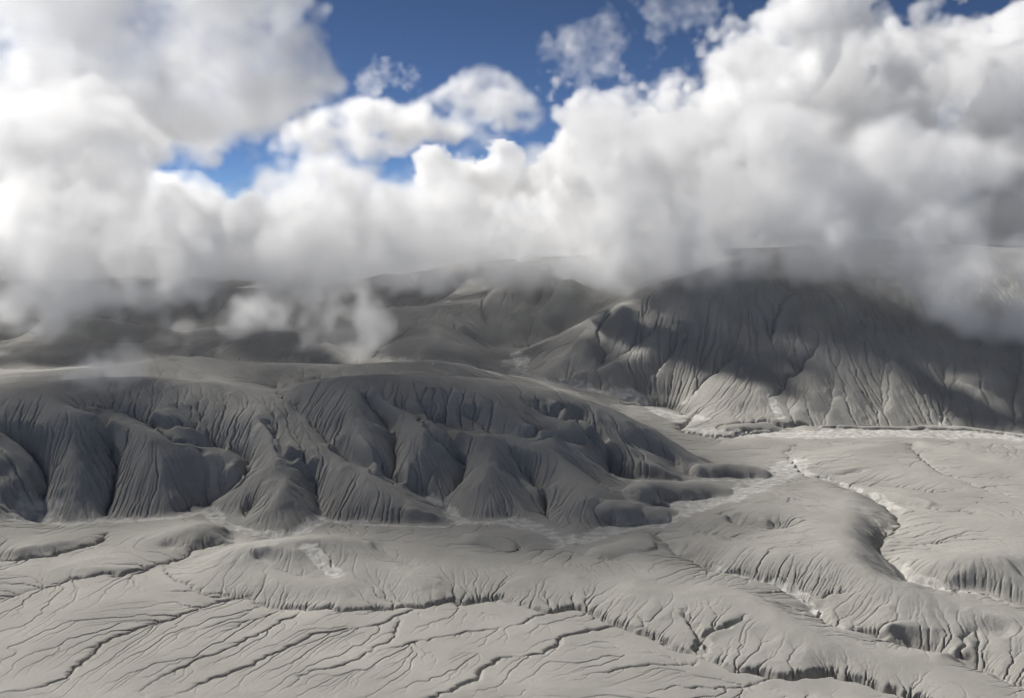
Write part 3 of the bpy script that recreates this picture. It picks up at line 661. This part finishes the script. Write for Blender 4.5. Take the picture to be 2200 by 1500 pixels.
def inside(poly,p):
    x,y=p[:,0],p[:,1]; r=np.zeros(len(p),bool); n=len(poly)
    for k in range(n):
        (x1,y1),(x2,y2)=poly[k],poly[k-1]
        c=((y1>y)!=(y2>y)); r^=c&(x<(x2-x1)*(y-y1)/((y2-y1) if y2!=y1 else 1e-9)+x1)
    return r
reg[np.hypot(pts[:,0],pts[:,1])>1980]=3
reg[inside(hill_poly,pts)]=1; reg[inside(mount_poly,pts)]=2
reg[FL.ravel()>.5]=4
reg=reg.reshape(Z.shape)[:-1,:-1]
ny,nx=Z.shape; idx=np.arange(ny*nx,dtype=np.int32).reshape(ny,nx)
quads=np.stack([idx[:-1,:-1],idx[:-1,1:],idx[1:,1:],idx[1:,:-1]],-1)
for k,(nm,lab) in enumerate((('plain','pale ash plain cut by thin branching gullies'),('hills','dark rounded ash hills with sharp gullies, in cloud shade'),('mountain','big ash covered mountain with fine parallel rills'),('far_hills','far rounded ash domes and ridges below the cloud'),('river_bed','bright braided sediment along the valley floors'))):
    q=quads[reg==k]; u,inv=np.unique(q.ravel(),return_inverse=True)
    me=bpy.data.meshes.new(nm)
    me.vertices.add(len(u)); me.vertices.foreach_set('co',P3.reshape(-1,3)[u].ravel())
    me.loops.add(q.size); me.loops.foreach_set('vertex_index',inv.astype(np.int32).ravel())
    me.polygons.add(len(q)); me.polygons.foreach_set('loop_start',np.arange(0,q.size,4,dtype=np.int32))
    me.update(calc_edges=True)
    me.polygons.foreach_set('use_smooth',np.ones(len(q),bool))
    me.normals_split_custom_set_from_vertices(NRM.reshape(-1,3)[u])
    me.attributes.new('sediment','FLOAT','POINT').data.foreach_set('value',FL.ravel()[u].astype(F32))
    me.materials.append(m)
    ob=bpy.data.objects.new(nm,me); S.collection.objects.link(ob); ob['kind']='structure'; ob['label']=lab
print('mesh',time.time()-t0)
# ---------------------------------------------------------------- clouds: voxel volumes grown from clusters of puffs
def cubic_up(a,n,ax,m):
    t=np.linspace(0,m,n,endpoint=False); i=t.astype(int); f=(t-i).astype(F32)
    w=((1-f)**3/6,(3*f**3-6*f**2+4)/6,(-3*f**3+3*f**2+3*f+1)/6,f**3/6)
    sh=[1,1,1]; sh[ax]=n
    return sum(np.take(a,i+k,ax)*w[k].reshape(sh) for k in range(4))
def noise3(shape,cells,rng):
    a=rng.standard_normal([int(c)+5 for c in cells],dtype=F32)
    for ax in range(3): a=cubic_up(a,shape[ax],ax,cells[ax])
    return a*1.9
def edge_dist(poly,p):
    d=np.full(len(p),1e9)
    for k in range(len(poly)):
        a=np.array(poly[k],float); b=np.array(poly[k-1],float); ab=b-a
        t=np.clip(((p-a)@ab)/(ab@ab),0,1); d=np.minimum(d,np.linalg.norm(p-a-t[:,None]*ab,axis=1))
    return d
def cloud(label,poly,dist,depth,vox,sigma,edge,amp,wl,n=90,rmin=14,rmax=130,billow=.5,seed=0,tilt=0.0,hole=0.0,grad=.66,fine=.8,aniso=.4,core=.2,shell=60,puffs=None):
    rng=np.random.default_rng(seed+11)
    P=np.array(poly,float); lo2=P.min(0); hi2=P.max(0)
    pts=rng.uniform(lo2,hi2,(n*60,2)); pts=pts[inside(poly,pts)]; ed=edge_dist(poly,pts)
    # big puffs first, then fill with smaller ones that are not swallowed
    order=np.argsort(-ed+rng.uniform(0,30,len(ed))); keep=[]
    for k in order:
        r=min(max(ed[k]*1.02,rmin),rmax)
        if all((pts[k,0]-c[0])**2+(pts[k,1]-c[1])**2>(max(r,c[2])*.42)**2 for c in keep): keep.append((pts[k,0],pts[k,1],r))
        if len(keep)>=n: break
    K=np.array(keep)
    d=dist+tilt*(K[:,0]-P[:,0].mean())+rng.uniform(-1,1,len(K))*depth*np.clip(1.15-K[:,2]/rmax*.5,.3,1)
    C=np.empty((len(K),3)); R=K[:,2]*d/FPX
    if puffs is not None: C=np.array(puffs,float)[:,:3]; R=np.array(puffs,float)[:,3]; K=K[:0]
    for k in range(len(K)):
        q=np.array(unproject(K[k,0],K[k,1],0.0))-np.array((0,0,HC)); q=q/q[1]*d[k]; C[k]=q+np.array((0,0,HC))
    pad=amp*1.2+edge*.3
    lo=(C-R[:,None]).min(0)-pad; hi=(C+R[:,None]).max(0)+pad; lo[2]=max(lo[2],-20)
    nn=[max(8,int((hi[k]-lo[k])/vox)) for k in range(3)]; st=(hi-lo)/(np.array(nn)-1)
    ax=[(lo[k]+st[k]*np.arange(nn[k])).astype(F32) for k in range(3)]
    s=np.full(nn,-1e3,F32)
    for c,r in zip(C,R):
        e=r+pad; sl=[slice(max(0,int((c[k]-e-lo[k])/st[k])),min(nn[k],int((c[k]+e-lo[k])/st[k])+2)) for k in range(3)]
        D=np.sqrt((ax[0][sl[0]]-c[0])[:,None,None]**2+(ax[1][sl[1]]-c[1])[None,:,None]**2+((ax[2][sl[2]]-c[2])[None,None])**2)
        v=s[sl[0],sl[1],sl[2]]; np.maximum(v,r-D,out=v)
    a,w=amp,wl
    while w>vox*1.6:
        m=noise3(nn,[(hi[k]-lo[k])/w for k in range(3)],rng)
        s+=a*((1-billow)*m+billow*(np.abs(m)*1.5-.75)) if billow>0 else a*m
        a*=grad; w*=.5
    dens=np.clip(s/edge,0,1); dens*=core+(1-core)*np.exp(-np.maximum(s-edge,0)/shell)
    if fine>0:
        m=0; w=max(wl*.42,vox*5); k=1.0
        while w>vox*1.3: m=m+k*noise3(nn,[(hi[q]-lo[q])/w for q in range(3)],rng); k*=.8; w*=.5
        m/=m.std(); dens*=np.clip(1+fine*m*(.35+.65*np.exp(-np.maximum(s,0)/(2.2*edge+30))),0.02,2.4)
    if hole>0:
        m=noise3(nn,[(hi[k]-lo[k])/(wl*.8) for k in range(3)],rng)+.6*noise3(nn,[(hi[k]-lo[k])/(wl*.33) for k in range(3)],rng); dens*=np.clip(1.0-hole+m*.6,0,1)
    # data carrier for the geometry nodes (values only), never linked to the scene
    me=bpy.data.meshes.new('cloud_values'); me.vertices.add(dens.size)
    me.attributes.new('density','FLOAT','POINT').data.foreach_set('value',dens.astype(F32).ravel())
    hold=bpy.data.objects.new('cloud_values',me)
    vd=bpy.data.volumes.new('cloud'); ob=bpy.data.objects.new('cloud',vd); S.collection.objects.link(ob)
    g=bpy.data.node_groups.new('cloud','GeometryNodeTree')
    g.interface.new_socket('Geometry',in_out='INPUT',socket_type='NodeSocketGeometry'); g.interface.new_socket('Geometry',in_out='OUTPUT',socket_type='NodeSocketGeometry')
    N_=g.nodes.new; L=g.links.new
    go=N_('NodeGroupOutput'); vc=N_('GeometryNodeVolumeCube')
    vc.inputs['Min'].default_value=lo; vc.inputs['Max'].default_value=hi
    for k,x in enumerate('XYZ'): vc.inputs['Resolution '+x].default_value=nn[k]
    def vm(op,a,b=None):
        x=N_('ShaderNodeVectorMath'); x.operation=op; L(a,x.inputs[0])
        if b is not None: x.inputs[1].default_value=b
        return x.outputs[0]
    v=vm('FLOOR',vm('ADD',vm('DIVIDE',vm('SUBTRACT',N_('GeometryNodeInputPosition').outputs[0],lo),st),(.5,.5,.5)))
    sx=N_('ShaderNodeSeparateXYZ'); L(v,sx.inputs[0])
    def im(a,b,c):
        x=N_('FunctionNodeIntegerMath'); x.operation='MULTIPLY_ADD'; L(a,x.inputs[0]); x.inputs[1].default_value=b; L(c,x.inputs[2]); return x.outputs[0]
    i=im(im(sx.outputs[0],nn[1],sx.outputs[1]),nn[2],sx.outputs[2])
    na=N_('GeometryNodeInputNamedAttribute'); na.data_type='FLOAT'; na.inputs[0].default_value='density'
    oi=N_('GeometryNodeObjectInfo'); oi.inputs['Object'].default_value=hold
    si=N_('GeometryNodeSampleIndex'); si.data_type='FLOAT'; si.clamp=True
    L(oi.outputs['Geometry'],si.inputs[0]); L(na.outputs[0],si.inputs[1]); L(i,si.inputs['Index']); L(si.outputs[0],vc.inputs['Density'])
    sm=N_('GeometryNodeSetMaterial'); L(vc.outputs[0],sm.inputs[0]); L(sm.outputs[0],go.inputs[0])
    mt=bpy.data.materials.new('cloud'); mt.use_nodes=True; t=mt.node_tree; t.nodes.clear()
    o=t.nodes.new('ShaderNodeOutputMaterial'); pv=t.nodes.new('ShaderNodeVolumePrincipled'); t.links.new(pv.outputs[0],o.inputs['Volume'])
    pv.inputs['Density'].default_value=sigma; pv.inputs['Color'].default_value=(1,1,1,1); pv.inputs['Anisotropy'].default_value=aniso
    sm.inputs['Material'].default_value=mt; vd.materials.append(mt)
    ob.modifiers.new('voxels','NODES').node_group=g
    ob['label']=label; ob['category']='cloud'
    print(label,nn,len(K),round(time.time()-t0,1))
    return ob
cloud('tall white cumulus bank rising behind the big grooved mountain',
 [(1040,300),(1130,230),(1220,165),(1330,145),(1420,115),(1530,65),(1600,50),(1680,25),(1780,-30),(2030,-30),(2080,20),(2130,50),(2300,30),(2500,100),(2500,560),(1900,560),(1500,560),(1200,540),(1100,450),(1150,330)],
 3300,420,9,.020,28,100,260,n=140,rmin=16,rmax=100,seed=1,core=.09,shell=45,fine=.9,aniso=.15)
def row_puffs(us,bottom,dists,rows,rng):
    """puffs in rows above a drooping lower edge; every puff gets its own distance and size"""
    out=[]
    for lift,r,dd in rows:
        for u in np.arange(us[0],us[-1],r*.75):
            u2=u+rng.uniform(-.3,.3)*r; v=np.interp(u2,us,bottom)-lift+rng.uniform(-.25,.25)*r; d=np.interp(u2,us,dists)+dd+rng.uniform(-50,50)
            al=(u2-1100)/FPX; be=-(v-750)/FPX; dy=math.cos(PITCH)+be*math.sin(PITCH); dz=-math.sin(PITCH)+be*math.cos(PITCH)
            out.append((al/dy*d,d,HC+dz/dy*d,r*rng.uniform(.85,1.15)*d/FPX))
    return out
cloud('soft grey cloud hugging the top of the grooved mountain',[(0,0),(400,0),(400,400),(0,400)],2000,100,9,.0105,30,26,150,billow=.15,seed=2,core=.55,aniso=.1,fine=.9,
 puffs=row_puffs((1300,1500,1650,1800,1900,1980,2060,2200,2500),(618,615,612,612,622,645,680,715,730),(2280,2220,2170,2130,2090,2040,1990,1950,1900),
 ((45,66,0),(105,80,20),(170,90,50),(245,95,80),(320,80,110)),np.random.default_rng(4))
 +row_puffs((1980,2060,2200,2700),(625,665,705,720),(1990,1960,1920,1850),((45,58,0),(100,70,20),(170,80,40)),np.random.default_rng(6)))
cloud('thin mist sheet lying along the far ridge tops',
 [(300,540),(600,545),(900,540),(1200,545),(1500,540),(1650,560),(1500,595),(1250,610),(1000,605),(800,620),(600,645),(400,645),(300,625)],
 2500,110,8,.012,36,32,160,n=110,rmin=14,rmax=40,billow=.1,seed=21,core=.7,hole=.1,fine=1)
cloud('fine veil of mist dissolving the mountain crest and the skyline beside it',[(0,0),(400,0),(400,400),(0,400)],2000,100,8,.0045,34,24,130,billow=.05,seed=52,core=.8,fine=1,aniso=.2,
 puffs=row_puffs((860,1100,1300,1500,1700,1900,2050),(592,598,605,600,592,612,640),(2480,2420,2300,2140,2110,2090,2060),((34,44,0),(80,52,15),(130,56,30)),np.random.default_rng(53)))
cloud('long pale cloud bank lying on the far ridges in the middle',
 [(250,490),(285,400),(400,375),(480,395),(540,345),(640,352),(720,372),(860,362),(900,365),(1000,375),(1150,400),(1250,480),(1300,600),(1000,595),(800,600),(600,600),(400,600),(250,580)],
 2450,180,8,.009,46,70,170,n=120,rmin=14,rmax=80,seed=3,core=.4,fine=1)
cloud('small brilliant cumulus top peeking over the pale bank',
 [(880,355),(920,328),(1000,338),(1080,338),(1170,352),(1200,400),(1150,430),(900,430)],4300,120,9,.04,14,44,120,n=40,rmin=10,rmax=45,seed=4,core=.3,fine=.5)
cloud('broad bright cloud filling the upper left of the sky',
 [(-400,-200),(640,-200),(700,30),(700,95),(775,100),(765,150),(740,200),(680,270),(600,325),(430,345),(300,380),(100,430),(-400,480)],
 3500,210,12,.0078,50,80,330,n=170,rmin=14,rmax=120,billow=.25,seed=5,core=.5,aniso=.6,grad=.68,fine=.8)
cloud('ragged strip of white cloud crossing below the blue gap',
 [(520,328),(640,250),(760,212),(830,215),(880,225),(930,185),(1000,145),(1080,145),(1150,180),(1190,240),(1150,292),(1000,300),(940,308),(860,330),(760,348),(650,348),(540,342)],
 3900,120,9,.012,30,30,190,n=80,rmin=10,rmax=55,seed=6,core=.4,aniso=.5,fine=1.1,hole=.05)
cloud('lone small puff of cloud in the blue gap',
 [(780,168),(810,150),(880,158),(888,180),(840,198),(790,192)],3700,30,6,.005,30,36,90,n=26,rmin=9,rmax=24,seed=7,billow=0,fine=.7,grad=.75)
cloud('thin torn wisp high in the blue sky left of the cumulus crown',
 [(1190,125),(1250,65),(1310,35),(1325,90),(1270,140),(1200,150)],3600,40,7,.0028,30,50,120,n=34,rmin=12,rmax=36,seed=8,billow=0,fine=.7,grad=.75)
cloud('slanting feathery wisp above the shoulder of the tall cumulus',
 [(1370,90),(1395,25),(1480,-25),(1550,-20),(1490,55),(1420,100)],3600,40,7,.0028,30,50,120,n=34,rmin=12,rmax=38,seed=9,billow=0,fine=.7,grad=.75)
cloud('pale far cloud deck closing the horizon behind everything',
 [(-700,250),(0,300),(300,370),(500,390),(800,400),(1300,350),(2900,350),(2900,620),(-700,650)],5200,250,20,.010,40,110,400,n=120,rmin=40,rmax=120,seed=13,core=.4,aniso=.5)
cloud('broken misty cloud sinking into the dark valley on the left',
 [(-400,390),(60,400),(220,400),(330,430),(420,500),(560,545),(640,570),(500,600),(360,610),(270,650),(200,705),(60,735),(-400,750)],
 2250,160,8,.009,40,65,190,n=110,rmin=16,rmax=70,billow=.1,seed=10,hole=.15,fine=1.2,core=.6)
cloud('hazy white cloud bank at the left edge above the dark valley',[(0,0),(400,0),(400,400),(0,400)],2000,100,10,.008,45,50,190,billow=.15,seed=41,core=.6,fine=1,
 puffs=row_puffs((-500,-200,0,150,300),(400,405,410,420,430),(2700,2680,2660,2640,2600),((50,60,0),(120,65,30),(190,55,60)),np.random.default_rng(42)))
cloud('low scrap of fog drifting in front of the rounded domes',
 [(320,745),(380,640),(520,590),(620,625),(700,590),(745,555),(790,610),(800,700),(780,765),(710,765),(640,725),(520,720),(400,760)],
 1960,50,5,.0065,34,30,110,n=90,rmin=15,rmax=44,billow=.1,seed=11,fine=1.1)
cloud('thin veil of mist creeping over the left hill crest',
 [(-150,795),(100,795),(250,785),(400,808),(440,845),(330,840),(200,840),(140,900),(105,945),(50,910),(-150,870)],
 1440,36,4,.008,20,26,80,n=80,rmin=10,rmax=26,billow=.1,seed=12,hole=.25,fine=1.1)
# translucent cloud added out of view, upper left, to shade the near hills
rs=np.random.default_rng(70)
cloud('unseen thin cloud layer up and to the left, added to shade the near hills',[(0,0),(400,0),(400,400),(0,400)],2000,100,18,.0070,60,40,240,seed=31,billow=.1,core=.9,fine=.5,
 puffs=[(x+rs.uniform(-50,50),y+rs.uniform(-50,50),1300+rs.uniform(-50,50),rs.uniform(110,150)) for x in np.arange(-1830,-930,115) for y in np.arange(2110,2600,115)])
# unseen cloud decks added overhead and behind the viewpoint for neutral fill light
rs=np.random.default_rng(77)
for lab,cx,cy,cz in (('added fill-light cloud deck behind the viewpoint on the left, outside the picture',-1500,-900,1250),('added fill-light cloud deck behind the viewpoint on the right, outside the picture',1500,-700,1300),('added fill-light cloud deck over the viewpoint to the right, outside the picture',2300,1500,1500)):
    cloud(lab,[(0,0),(400,0),(400,400),(0,400)],2000,100,45,.012,90,120,700,seed=int(cz),billow=.2,core=.8,fine=.5,
          puffs=[(cx+rs.uniform(-1100,1100),cy+rs.uniform(-700,700),cz+rs.uniform(-120,160),rs.uniform(200,330)) for _ in range(26)])
